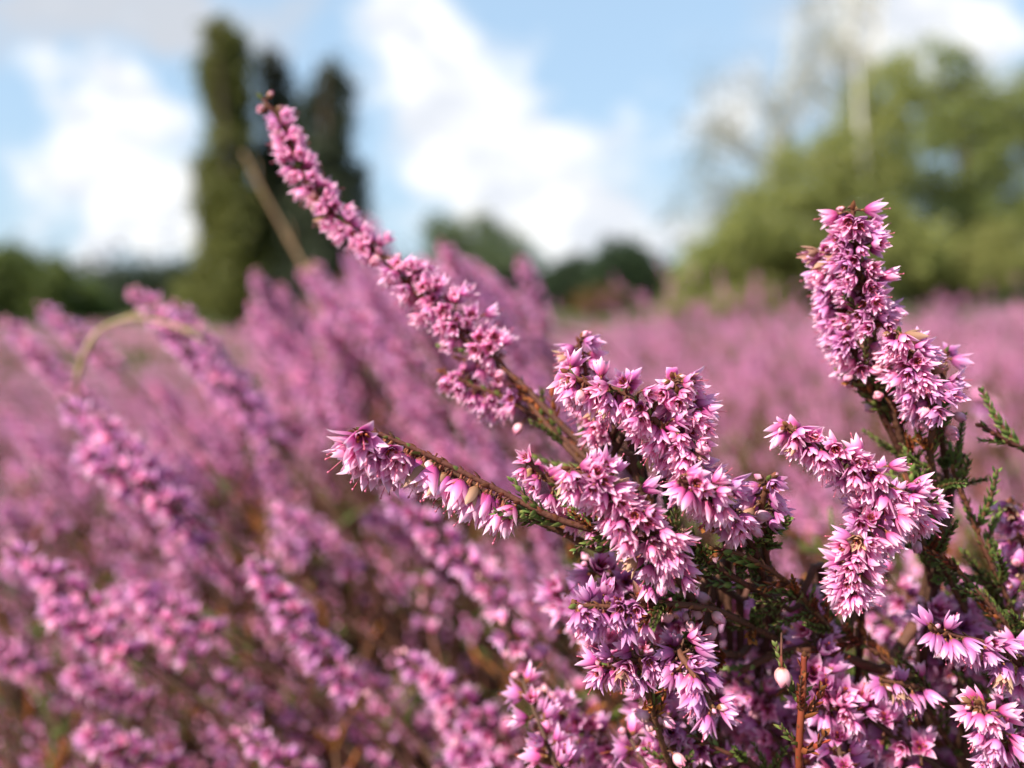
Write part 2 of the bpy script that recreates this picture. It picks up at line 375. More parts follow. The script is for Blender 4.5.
# ------------------------------------------------------------------ hero sprigs
BUSH_ROOTS = [Vector((.10, .24, 0)), Vector((.02, .20, 0)), Vector((.17, .20, 0))]
def sprig(name, pts, label, flowers=(0, .5), n=40, rad=(2.5, 4.5), droop=.5, side=None, secund=0., mauve=.15, opn=(0, 6), buds=6, tips=5,
          leaves=10, leafrange=None, root=0, lean=.5, cat='heather sprig', group='sharp heather sprigs in the foreground', rust=.25, fwd=.15, extra=(), stem_r=(.28, .6), fs=1.0, budrange=None, pxpts=True, seed=None, leafy=.25, bark=None):
    """pts run from the tip down; flowers = fraction of the given path carrying flowers"""
    rr = random.Random(seed if seed is not None else label)
    P = [at(*p) for p in pts] if pxpts else [Vector(p) for p in pts]
    S = spline(P, 10)
    # down into the bush and to the ground
    rt = BUSH_ROOTS[root]; e = P[-1]; d = (P[-1] - P[-2]).normalized()
    q1 = e + d * .012 + Vector((0, .006, -.008)); q2 = (e.lerp(rt, .45)) + Vector((0, .01, -.04))
    rt2 = rt + Vector((rr.uniform(-.06, .06), rr.uniform(-.03, .08), -.004))
    tail = spline([e, q1, q2, rt2], 6)[1:]
    full = S + tail
    cum = [0]
    for a, b in zip(S, S[1:]): cum.append(cum[-1] + (b - a).length)
    tot = cum[-1]
    def point(u):
        x = u * tot; k = max(0, min(len(S) - 2, next((i for i in range(len(cum) - 1) if cum[i + 1] >= x), len(S) - 2)))
        f = (x - cum[k]) / max(1e-9, cum[k + 1] - cum[k]); return S[k].lerp(S[k + 1], f), (S[k] - S[k + 1]).normalized()
    base = link(name, None); base.location = rt2; base.empty_display_size = .01
    tag(base, label, cat, group)
    inv = Vector(rt2)
    sm = MB()
    rads = []
    nS = len(S)
    for i in range(len(full)):
        rads.append((stem_r[0] + (stem_r[1] - stem_r[0]) * min(1, i / nS)) * .00085 if i < nS else (stem_r[1] * .85 + .8 * (i - nS) / len(tail)) * .001)
    tube(sm, [p - inv for p in full], rads, 7)
    side = Vector(side).normalized() if side else None
    D = Vector((0, 0, -1))
    def place(u, R, axisdown, mk, scale):
        p, t = point(u)
        x, y, _ = frame(t); a = rr.uniform(0, 2 * math.pi); r = x * math.cos(a) + y * math.sin(a)
        if side is not None: r = (r * (1 - secund) + (side - t * side.dot(t)) * secund).normalized()
        reach = R * .6 * rr.uniform(.0, 1) * .001
        q = p + r * reach + t * reach * rr.uniform(-.2, .5)
        ax = (r * (1 - .3 * axisdown) + D * axisdown + t * fwd + Vector((rr.gauss(0, .24), rr.gauss(0, .24), rr.gauss(0, .2)))).normalized()
        foot = q; q = q + ax * .0006 * scale
        tube(sm, [p - inv, (p.lerp(foot, .6) + t * .0002) - inv, foot - inv], [.0002, .00017, .00015], 4)
        return mtx(q - inv, ax, rr.uniform(0, 6.28), scale)
    f0, f1 = flowers
    n = int(min(98, n * 1.75)); fs *= .66
    droop *= .78
    for i in range(n):
        u = f0 + (f1 - f0) * ((i + rr.random()) / n)
        w = (u - f0) / max(1e-6, f1 - f0)
        R = 1.0 * (rad[0] + (rad[1] - rad[0]) * min(1, w * 1.6))
        lo, hi_ = opn; k = rr.randint(lo, hi_); wt, pk, mv, st, br = HI[k]
        o = link('flower', wt if rr.random() < .035 else mv if rr.random() < mauve else pk, base)
        o.matrix_local = place(u, R, droop, None, fs * rr.uniform(.82, 1.06))
        a = link('stamens', st, o); b = link('bracts', br, o)
    br_ = budrange or (f1 - .04, f1 + .08)
    for i in range(buds):
        u = rr.uniform(*br_); k = rr.randrange(3)
        o = link('bud', BUDS[k][0], base); o.matrix_local = place(min(.98, u), rad[1] * .9, droop * .8, None, rr.uniform(.55, .82))
        link('bracts', BUDS[k][1], o)
    for i in range(tips):
        u = max(0, f0 - .03) * rr.random() + rr.uniform(0, .03)
        o = link('tip_bud', TIPB[i % 2], base); o.matrix_local = place(u, 1.0, .0, None, rr.uniform(.7, 1.1))
    l0, l1 = leafrange or (f1 - .02, .98)
    for i in range(leaves):
        u = rr.uniform(l0, l1); p, t = point(u); x, y, _ = frame(t); a = rr.uniform(0, 6.28)
        r = x * math.cos(a) + y * math.sin(a)
        o = link('leaf_shoot', rr.choice(RUSTSH if rr.random() < rust else SHOOTS), base)
        o.matrix_local = mtx(p - inv, (t * .9 + r * rr.uniform(.3, .9)).normalized(), rr.uniform(0, 6.28), rr.uniform(.6, 1.0))
    for (pp, r0_, r1_) in extra:       # forked twigs drawn by hand
        tube(sm, [q - inv for q in spline([at(*q) for q in pp], 5)], np.linspace(r0_, r1_, (len(pp) - 1) * 5 + 1) * .001, 5)
    sl = MB(); lobe(sl, 0, 1.5, .8, .9, .4, .15, 3, 2, .7, r0=.25)
    mm = [[], []]
    for i in range(int(tot / .0007)):
        p, t = point((i + .5) * .0007 / tot)
        mm[rr.random() < leafy].append(np.array(mtx(p - inv, t, i * 2.0 + rr.uniform(-.4, .4), .001 * rr.uniform(.6, 1.0))))
    for k in (0, 1):
        if mm[k]: sm.merge(sl, np.array(mm[k]), k + 1)
    sm.build('stem', [bark or BARK, BRACT, LEAF], base)
    return base

DL = (-.3, -.25, -1)     # hanging side
sprig('heather_sprig', [(262, 98, .120), (284, 128, .119), (302, 172, .118), (338, 216, .117), (372, 248, .115), (420, 296, .112), (470, 345, .110), (515, 378, .108), (552, 415, .106), (600, 462, .104)],
      'tallest pink heather sprig, a long slanting spike pointing up left across the dark juniper', (.05, .42), 62, (.6, 2.4), .35, buds=3, tips=9, leaves=6, leafrange=(.7, .98), mauve=.05, side=(-.5, -.6, .2), secund=.25, fs=.92)
sprig('heather_sprig', [(392, 262, .113), (425, 290, .112), (462, 328, .111), (500, 362, .110), (528, 400, .108), (560, 440, .106), (600, 480, .104)],
      'dense dark pink heather spike crowding the lower half of the tallest slanting sprig', (0.02, .48), 70, (2.2, 5.6), .5, buds=5, tips=2, leaves=5, leafrange=(.7, .98), mauve=.05)
sprig('heather_sprig', [(442, 372, .112), (470, 385, .111), (510, 400, .110), (545, 425, .108), (590, 460, .105)],
      'short blurred pink heather spike hanging under the foot of the tallest slanting sprig', (0.02, .5), 24, (1.5, 4), .6, buds=2, tips=2, leaves=3, leafrange=(.7, .98))
sprig('heather_sprig', [(352, 432, .0905), (378, 434, .091), (408, 446, .091), (450, 466, .091), (500, 491, .091), (552, 517, .091), (610, 535, .092), (680, 560, .096), (740, 600, .104)],
      'low sharp heather sprig, a row of pink bells hanging under its bare stem', (.06, .37), 22, (.2, 2.2), .95, side=DL, secund=.8, fs=1.5, opn=(1, 6), buds=2, tips=0, leaves=26, leafrange=(.38, .8), budrange=(.1, .3), mauve=.05, rust=.05, fwd=.35)
sprig('heather_sprig', [(362, 430, .0895), (372, 440, .090), (384, 446, .0912), (410, 452, .0925), (460, 478, .094), (520, 512, .096), (600, 550, .10)],
      'cluster of wide open star flowers at the left end of the low row of bells', (.0, .16), 11, (1.5, 3.0), .5, side=(-.5, -.75, -.45), secund=.6, buds=1, tips=0, leaves=2, leafrange=(.6, .9), mauve=.0, fs=1.5, opn=(0, 3), fwd=.3)
sprig('heather_sprig', [(566, 372, .091), (590, 384, .0908), (622, 392, .0905), (650, 415, .0905), (682, 450, .092), (705, 490, .094), (730, 540, .10)],
      'sharp arching pink heather sprig with star shaped flowers, upper middle of the right half', (.0, .62), 58, (1.2, 4.6), .72, side=(0, -.5, -1), secund=.35, buds=6, tips=3, leaves=10, leafrange=(.65, .98), mauve=.04, budrange=(.05, .8))
sprig('heather_sprig', [(672, 376, .0903), (680, 402, .091), (690, 440, .092), (702, 480, .094), (722, 530, .10)],
      'sharp pink heather tip with upturned pale petals beside the arching sprig', (.0, .5), 28, (2.0, 4.0), .6, side=(0.1, -.5, -.6), secund=.35, buds=2, tips=2, leaves=5, leafrange=(.65, .98), mauve=.04)
sprig('heather_sprig', [(568, 468, .087), (596, 480, .087), (624, 504, .088), (648, 534, .089), (668, 566, .092), (700, 610, .10)],
      'plump pink heather spike slanting down right, just below the arching sharp sprig', (.0, .60), 58, (1.8, 5.4), .65, side=(-.2, -.6, -.6), secund=.25, buds=3, tips=0, leaves=6, mauve=.03)
sprig('heather_sprig', [(528, 462, .096), (556, 486, .096), (596, 520, .098), (650, 560, .104)],
      'pink heather tuft partly hidden behind the plump slanting spike', (.0, .5), 18, (1.3, 3.4), .7, buds=3, tips=0, leaves=6, mauve=.03)
sprig('heather_sprig', [(578, 340, .101), (584, 362, .101), (592, 400, .102), (615, 445, .104), (650, 500, .108)],
      'soft pink heather tip poking up behind the arching sharp sprig', (.0, .5), 24, (1.4, 3.6), .6, buds=1, tips=3, leaves=5, mauve=.03)
sprig('heather_sprig', [(680, 480, .086), (706, 488, .087), (730, 508, .0915), (752, 545, .096), (770, 600, .105)],
      'small sharp cluster of pale pink star flowers in the centre of the right half', (.0, .45), 22, (1.6, 4), .8, side=(0, -.6, -.8), secund=.4, buds=4, tips=0, leaves=10, opn=(0, 3), mauve=.05)
sprig('heather_sprig', [(768, 478, .091), (764, 496, .092), (762, 520, .095), (768, 570, .103)],
      'small cluster of half closed dusky purple bells beside a cream bud', (.0, .5), 13, (1.5, 3.2), .9, buds=4, tips=2, leaves=9, opn=(4, 6), mauve=.8)
sprig('heather_sprig', [(786, 424, .0915), (806, 440, .0912), (842, 456, .0915), (880, 480, .092), (902, 500, .094), (930, 560, .103)],
      'sharp pink heather spike arching left on the right, above the hanging spike', (.0, .66), 54, (1.3, 4.3), .75, side=(0, -.5, -.9), secund=.35, buds=4, tips=2, leaves=8, mauve=.12, budrange=(.55, .85))
sprig('heather_sprig', [(852, 596, .092), (850, 575, .0915), (858, 548, .091), (872, 518, .0915), (893, 500, .094), (925, 540, .103)],
      'hanging pink heather spike drooping straight down below the arching one on the right', (.0, .62), 56, (1.6, 4.6), .8, side=(-.3, -.7, -.3), secund=.3, buds=4, tips=0, leaves=6, mauve=.18, fwd=-.3)
sprig('heather_sprig', [(852, 208, .098), (856, 240, .0985), (862, 285, .099), (872, 330, .100), (884, 375, .101), (898, 430, .103), (925, 500, .108)],
      'upright mauve pink heather spike, the tallest on the right, against the green thicket', (.01, .37), 72, (2.6, 5.2), .55, side=(0, -.6, 0), secund=.2, buds=8, tips=3, leaves=12, mauve=.3, budrange=(.35, .5))
sprig('heather_sprig', [(826, 248, .1015), (834, 285, .1015), (846, 325, .1015), (862, 370, .1015), (890, 430, .104), (930, 510, .109)],
      'narrow heather spike pressed against the left flank of the tallest upright one', (.0, .40), 40, (1.4, 3.4), .55, side=(-.8, -.5, 0), secund=.3, buds=6, tips=2, leaves=8, mauve=.4, budrange=(.38, .55))
sprig('heather_sprig', [(898, 332, .096), (908, 352, .0965), (922, 382, .097), (936, 415, .098), (930, 455, .100), (945, 530, .108)],
      'short heather spike with round buds at its foot, lower right of the tallest upright one', (.0, .34), 36, (2.0, 4.0), .65, side=(0, -.6, 0), secund=.2, buds=9, tips=2, leaves=14, mauve=.3, budrange=(.3, .46))
sprig('heather_sprig', [(946, 350, .101), (944, 372, .101), (940, 420, .103), (950, 500, .11)],
      'lone pink heather bell on a thin stem right of the short budded spike', (.0, .06), 2, (.2, .5), .2, buds=0, tips=1, leaves=8, leafrange=(.4, .98), mauve=1)
sprig('heather_sprig', [(930, 628, .0895), (958, 636, .090), (990, 645, .091), (1016, 660, .093), (1045, 700, .102)],
      'sharp purple heather cluster with one raised white petal near the right edge', (.0, .62), 22, (1.6, 3.8), .8, side=(0, -.5, -.8), secund=.35, buds=2, tips=1, leaves=6, mauve=.75, root=2)
sprig('heather_sprig', [(978, 702, .088), (992, 722, .0885), (1008, 748, .090), (1030, 790, .098)],
      'pale pink heather cluster in the bottom right corner', (.0, .66), 28, (1.6, 4.2), .75, side=(-.4, -.5, -.6), secund=.35, buds=0, tips=3, leaves=6, mauve=.15, root=2, opn=(0, 4))
sprig('heather_sprig', [(574, 606, .0895), (598, 606, .090), (630, 608, .091), (668, 604, .0925), (720, 612, .096), (780, 640, .105)],
      'small purple star flower cluster with a row of pale buds along its level stem', (.0, .25), 17, (1.4, 3.4), .75, side=(-.4, -.5, -.6), secund=.35, buds=9, tips=2, leaves=10, mauve=.75, budrange=(.22, .6), leafrange=(.3, .98), root=1)
sprig('heather_sprig', [(600, 668, .0925), (622, 662, .093), (650, 658, .094), (690, 650, .097), (740, 655, .105)],
      'bright pale pink heather flower cluster low in the middle, left of bare twigs', (.0, .42), 20, (1.4, 3.6), .8, buds=3, tips=1, leaves=8, mauve=.3, root=1, opn=(0, 3))
sprig('heather_sprig', [(712, 710, .0885), (704, 690, .089), (690, 668, .090), (680, 650, .093), (700, 640, .10)],
      'purple heather cluster hanging at the bottom right of centre with dark hollow bells', (.0, .55), 20, (1.6, 3.8), .8, side=(0, -.6, -.6), secund=.3, buds=0, tips=2, leaves=8, mauve=.85, root=1)
sprig('heather_sprig', [(640, 660, .0925), (648, 690, .093), (655, 720, .095), (668, 760, .10), (690, 820, .11)],
      'twig with three pale round buds left of the hanging purple cluster', (.0, .1), 2, (1, 2), .5, buds=7, tips=1, leaves=12, mauve=.3, root=1, budrange=(.1, .55), leafrange=(.1, .98))
sprig('heather_sprig', [(880, 680, .098), (902, 684, .099), (925, 690, .101), (960, 710, .108)],
      'small soft purple flower pair low on the right, above dark foliage', (.0, .5), 8, (1, 2.8), .8, buds=0, tips=1, leaves=6, mauve=.9, root=2)
sprig('heather_sprig', [(800, 706, .101), (830, 708, .101), (862, 712, .103), (900, 730, .110)],
      'soft purple bells in a level row near the bottom, right of the rusty twig', (.0, .7), 16, (1, 2.8), .8, buds=0, tips=1, leaves=6, mauve=.8, root=2)
sprig('heather_sprig', [(1010, 500, .107), (1018, 530, .107), (1030, 565, .108), (1050, 620, .115)],
      'soft pink heather spike cut off by the right edge at mid height', (.0, .6), 26, (1.6, 3.8), .7, buds=3, tips=1, leaves=6, mauve=.4, root=2)

# leafy shoots without flowers
def twig(pts, label, leaves=26, rust=0., root=0, group='flowerless heather twigs in the foreground', r=(.25, .5), bud=0, bark=None):
    leaves = int(leaves * .6)
    return sprig('heather_twig', pts, label, flowers=(0, 0.02), n=0, buds=bud, tips=0, leaves=leaves, leafrange=(.0, .95), rust=rust, root=root, cat='heather twig', group=group, stem_r=r, budrange=(.02, .2), bark=bark, leafy=.5 if bark is None else .05)
twig([(952, 470, .103), (965, 500, .103), (985, 550, .103), (1008, 600, .104), (1040, 680, .108)], 'bushy green heather twig standing right of the hanging pink spike', 34, root=2)
twig([(890, 385, .1035), (905, 440, .104), (915, 500, .105), (930, 580, .108)], 'upright green leafy twig under the tallest upright spike', 40, root=0)
twig([(980, 425, .1), (1005, 440, .1), (1040, 462, .102), (1080, 520, .108)], 'dark leafless twig entering from the right edge at mid height', 5, root=2)
twig([(804, 655, .0895), (803, 690, .0895), (800, 730, .0895), (800, 775, .092), (810, 830, .10)], 'rusty orange dead twig hanging upright at the bottom, right of centre', 11, .7, root=2, r=(.4, .6), bark=RUST)
twig([(640, 466, .1), (650, 500, .1), (672, 545, .102), (700, 610, .108)], 'short green twig between the plump spike and the small star cluster', 16, root=0)
twig([(712, 548, .094), (745, 556, .094), (790, 585, .097), (840, 640, .104)], 'green and rust coloured twig running level below the star cluster', 24, .4, root=0)
twig([(666, 520, .094), (690, 548, .094), (730, 575, .096), (790, 610, .102)], 'thin brown twig with green tufts below the plump spike', 22, .1, root=0)
twig([(950, 560, .098), (985, 600, .098), (1018, 640, .1), (1060, 700, .106)], 'dark brown twig with side leaves slanting to the right edge', 26, .1, root=2)
twig([(1000, 600, .106), (1000, 650, .106), (1010, 720, .108), (1030, 800, .112)], 'upright green twig close to the right edge below mid height', 26, .1, root=2)
twig([(740, 672, .103), (775, 655, .103), (820, 650, .104), (880, 670, .108)], 'bare grey brown branch crossing low in the middle of the thicket', 4, .5, root=0, r=(.5, .9))
twig([(690, 735, .1), (720, 750, .1), (760, 770, .102), (800, 830, .108)], 'green leafed twig along the bottom edge right of centre', 22, .2, root=1)
twig([(850, 640, .105), (880, 655, .105), (915, 690, .106), (960, 760, .11)], 'rust and green twig behind the small purple flower pair', 22, .5, root=2)
twig([(905, 470, .1), (915, 500, .1), (935, 550, .102), (965, 610, .106)], 'green leafy twig directly right of the two joined pink spikes', 26, .1, root=2)

# the pale bud hanging beside the rusty twig
hb = link('hanging_bud', BUDS[0][0]); hb.matrix_world = mtx(at(782, 668, .0885), Vector((.1, 0, -1)), .4, .92)
tag(hb, 'single white pink bud hanging left of the rusty orange dead twig', 'flower bud')
c = link('bracts', BUDS[0][1], hb)
stm = MB(); tube(stm, [(0, 0, -.001), (.0009, 0, -.0024), (.0026, 0, -.0034)], .00016, 5); stm.build('stalk', [BARK], hb)

# ------------------------------------------------------------------ blurred sprigs: prototypes and copies
def proto(i, ang, spikeL, nfl, sidesp, R, scale_f=1.0, budn=2):
    """root at the origin on the ground, leaning to -X by ang (radians above level at the tip)"""
    rr = random.Random(600 + i)
    base = link('heather_sprig', None); base.empty_display_size = .01
    H = .36; ln = .075 * math.cos(ang)
    pts = [Vector((0, 0, -.004)), Vector((.004, rr.uniform(-.006, .006), .12)), Vector((-.004, rr.uniform(-.01, .01), .235))]
    tip = Vector((-.012 - 1.15 * ln, rr.uniform(-.01, .01), .235 + .105 * math.sin(ang) + .02))
    mid = pts[-1].lerp(tip, .5) + Vector((0.004, 0, .006))
    pts += [mid, tip]
    S = spline(pts, 6); sm = MB(); nn = len(S)
    tube(sm, S, [(1.5 - 1.25 * (k / (nn - 1)) ** .6) * .001 for k in range(nn)], 5)
    def spike(path, L, n, R, Rt):
        cum = [0]
        Q = list(reversed(path))
        for a, b in zip(Q, Q[1:]): cum.append(cum[-1] + (b - a).length)
        for k in range(n):
            w = (k + rr.random()) / n; x = w * L
            j = next((q for q in range(len(cum) - 1) if cum[q + 1] >= x), len(Q) - 2)
            f = min(1, (x - cum[j]) / max(1e-9, cum[j + 1] - cum[j])); p = Q[j].lerp(Q[j + 1], f); t = (Q[j] - Q[j + 1]).normalized()
            a = k * 2.4 + rr.uniform(-.4, .4); X, Y, _ = frame(t); r = X * math.cos(a) + Y * math.sin(a)
            rad = (Rt + (R - Rt) * min(1, w * 2.2)) * .00045 * rr.uniform(.5, 1)
            q = p + r * rad; ax = (r * .7 + Vector((0, 0, -.25)) + t * .55).normalized()
            tube(sm, [p, q], .00017, 3)
            o = link('flower', MIDBUD if (k < budn and w < .1) or rr.random() < .06 else rr.choice(MID), base)
            if o.data is MIDBUD: o.name = 'bud'
            o.matrix_local = mtx(q, ax, rr.uniform(0, 6.28), scale_f * rr.uniform(.55, .8) * (.7 if w < .1 else 1))
    spike(S[12:], spikeL, nfl, R, .4)
    for k in range(sidesp):
        b = S[16 - 3 * k]; a = rr.uniform(-1.4, 1.4)
        e = b + Vector((-.022 * math.cos(a), .022 * math.sin(a), rr.uniform(.01, .022)))
        sp = spline([b, b.lerp(e, .5) + Vector((0, 0, -.003)), e], 4)
        tube(sm, sp, [.0005, .00045, .0004, .0004, .00035, .0003, .0003, .00025, .0002], 4)
        spike(sp, .013, max(5, nfl // 4), R * .85, .5)
    for k in range(5):
        j = rr.randint(10, 17); a = rr.uniform(0, 6.28)
        o = link('leaf_shoot', rr.choice(RUSTSH if rr.random() < .2 else SHOOTS), base)
        o.matrix_local = mtx(S[j], Vector((math.cos(a) * .8 - .2, math.sin(a) * .8, .7)).normalized(), a, rr.uniform(.7, 1.2))
    sm.build('stem', [BARK], base)
    return base, tip
PROTO = [proto(0, 1.0, .032, 46, 1, 3.6), proto(1, .75, .026, 38, 2, 3.4), proto(2, 1.2, .032, 50, 0, 4.4), proto(3, .6, .018, 28, 2, 3.4),
         proto(4, 1.0, .011, 12, 3, 2.6), proto(5, .85, .044, 62, 1, 3.4), proto(6, 1.35, .024, 34, 2, 3.2)]
KIDS = [list(b.children) for b, _ in PROTO]
used = [False] * len(PROTO)
NMID = 0
def place_mid(tipw, k, rz, label, group, tilt=0.0):
    global NMID
    b, tip = PROTO[k]
    if used[k]:
        o = b.copy(); COL.objects.link(o)
        for c in KIDS[k]:
            d = c.copy(); COL.objects.link(d); d.parent = o
    else:
        o = b; used[k] = True
    s = tipw.z / tip.z
    R = Matrix.Rotation(rz, 4, 'Z'); v = (R @ tip) * s
    o.rotation_euler = (0, 0, rz); o.scale = (s, s, s); o.location = (tipw.x - v.x, tipw.y - v.y, 0)
    tag(o, label, 'heather sprig', group); NMID += 1
    return o
# those the photo singles out: pixel of the tip, distance, prototype, turn, label
LONE = [
 (132, 288, .205, 5, .0, 'long blurred heather spike reaching up left, just right of the bent straw stalk'),
 (172, 300, .215, 0, .2, 'blurred heather spike directly behind the long one beside the bent straw stalk'),
 (40, 305, .26, 1, .1, 'short blurred spike against the green shrub, left of the bent straw stalk'),
 (2, 318, .25, 5, .0, 'blurred slanting spike at the left edge just below the green shrub'),
 (6, 542, .165, 1, .1, 'blurred heather spike nearest the left edge below mid height'),
 (45, 600, .160, 3, .0, 'blurred spike with a dark right side, lower left'),
 (132, 584, .168, 3, .1, 'blurred stubby spike standing clear right of the lower left pair'),
 (250, 556, .152, 0, .05, 'big soft purple heather spike leaning left in the lower left quarter'),
 (400, 652, .146, 1, .1, 'broad blurred pink spike near the bottom, left of centre'),
 (244, 730, .150, 1, .1, 'blurred purple spike at the bottom edge, left of centre'),
 (80, 730, .155, 3, .3, 'small bright blurred cluster at the bottom near the left corner'),
 (385, 488, .160, 1, .0, 'small blurred purple spike hanging below the row of pink bells'),
 (450, 745, .140, 3, .2, 'blurred pink tuft cut off by the bottom edge, left of centre'),
 (540, 690, .115, 1, .1, 'soft pink heather spike low in the middle behind the pale flower cluster'),
 (470, 560, .148, 4, .0, 'blurred pink tuft with pale dots of buds left of the purple star cluster'),
 (500, 620, .135, 4, .5, 'blurred cluster of cream and pink buds in the lower middle'),
 (365, 215, .27, 2, .5, 'faint tall spike standing behind the dark stem of the slanting spike'),
 (440, 240, .26, 0, .3, 'blurred tall pink spike in front of the hazy distant tree, middle'),
 (520, 255, .29, 6, .2, 'faint upright pink spike against the dark far trees, middle'),
 (480, 275, .27, 2, .1, 'blurred magenta spike between the two faint ones before the far trees'),
 (250, 300, .30, 0, .0, 'blurred pink spike at the left end of the raised clump under the juniper'),
 (300, 270, .29, 5, .1, 'blurred magenta spike rising in front of the juniper foot'),
 (340, 300, .24, 1, .1, 'blurred dark pink spike in the raised clump, just left of the slanting sprig'),
 (770, 620, .125, 4, .6, 'small lilac flowers in the shade above the bare grey branch'),
 (560, 760, .115, 5, .1, 'row of soft pink bells running to the bottom edge in the middle'),
 (720, 595, .120, 3, 1.0, 'soft pink flowers deep in the twigs under the star cluster'),
 (62, 398, .172, 1, .1, 'left one of two blurred spikes hiding the foot of the bent straw stalk'),
 (96, 412, .168, 0, .2, 'right one of two blurred spikes hiding the foot of the bent straw stalk'),
 (80, 446, .16, 3, .1, 'short blurred spike straight below the bent straw stalk'),
 (980, 395, .20, 4, .4, 'blurred pale lilac spike near the right edge beside the dark leafless twig'),
]
for x, y, d, k, rz, lab in LONE:
    place_mid(at(x, y, d), k, rz, lab, 'blurred heather sprigs that stand out')
def canopy(x, y):
    z = (.362 if x > -.02 else .352) + .122 * math.exp(-(((x + .062) / .088) ** 2 + ((y - .335) / .10) ** 2))
    z += .020 * math.exp(-(((x + .22) / .07) ** 2 + ((y - .30) / .08) ** 2))
    z += .05 * max(0, min(1, (y - .32) / .4)) * (x > 0) * min(1, x * 8 + .0) + .015 * max(0, min(1, (y - .25) * 5)) * (x < -.1)
    z += .012 * math.sin(x * 31 + 1.3) * math.sin(y * 27 + .4)
    return z
ADJ = ['plain', 'side branched', 'thick', 'short', 'tiny tufted', 'long slender', 'upright']
def region(px, py):
    h = 'far left' if px < 150 else 'left' if px < 330 else 'centre left' if px < 512 else 'centre right' if px < 680 else 'right' if px < 860 else 'far right'
    v = 'under the skyline' if py < 360 else 'above mid height' if py < 430 else 'at mid height' if py < 510 else 'below mid height' if py < 600 else 'low down' if py < 690 else 'along the bottom'
    return h, v
def pix(p):
    q = p - Vector((0, 0, CAM_Z)); dep = q.y * CT - q.z * ST
    return 512 + FPX * q.x / dep, 384 - FPX * (q.z * CT + q.y * ST) / dep, dep
rg = random.Random(91); near_used = []
while len(near_used) < 46:
    a, b, dd = rg.uniform(500, 1050), rg.uniform(535, 790), rg.uniform(.100, .130)
    if any(math.hypot(a - q[0], b - q[1]) < 34 for q in near_used): continue
    near_used.append((a, b)); k = rg.choice([1, 3, 3, 4, 4, 6])
    h = 'centre' if a < 620 else 'centre right' if a < 740 else 'right' if a < 880 else 'far right'
    v = 'low in the twigs' if b < 620 else 'deep in the twigs' if b < 700 else 'at the bottom'
    w = ['pink', 'side branched pink', '', 'stubby pink', 'tiny tufted pink', '', 'narrow pink'][k]
    place_mid(at(a, b, dd), k, rg.gauss(.1, .6), f'{w} heather tuft, soft focus, {v}, {h} of the picture', f'{w} heather tufts {v}, {h}')
rg = random.Random(77); tries = 0; pts_used = []
CLUMP = 0
while NMID < 273 and tries < 30000:
    tries += 1
    y = .118 + (.42 - .118) * rg.random() ** 1.5
    x = rg.uniform(-.78, .78) * y
    if CLUMP < 72: x, y = rg.gauss(-.055, .062), rg.gauss(.315, .07)
    z = canopy(x, y) + rg.gauss(0, .008)
    p = Vector((x, y, z)); a, b, dep = pix(p)
    if not (-60 < a < 1080) or b > 800 or dep < (.146 if a < 540 else .120): continue
    if b < 235 or y < .118: continue
    if CLUMP < 72 and (z < .40 or a > 575): continue
    if a > 590 and b < 455: continue
    if a < 230 and b < 345: continue
    m = .013 if CLUMP < 72 else (.026 if a < 560 and b > 540 else .015 if a < 560 else .013) + .04 * (y - .1)
    if any((p - q).length < m for q in pts_used): continue
    pts_used.append(p); CLUMP += 1
    h, v = region(a, b)
    k = rg.choice([0, 1, 2, 3, 5, 6, 6]) if a < 620 and b < 430 else rg.choice([1, 3, 3, 4, 4, 6])
    rz = rg.gauss(.1, .45) if a < 620 else max(-.8, min(.8, rg.gauss(0, .7)))
    place_mid(p, k, rz, f'{ADJ[k]} blurred pink heather spike {v}, {h} of the picture', f'{ADJ[k]} blurred heather spikes {v}, {h}')

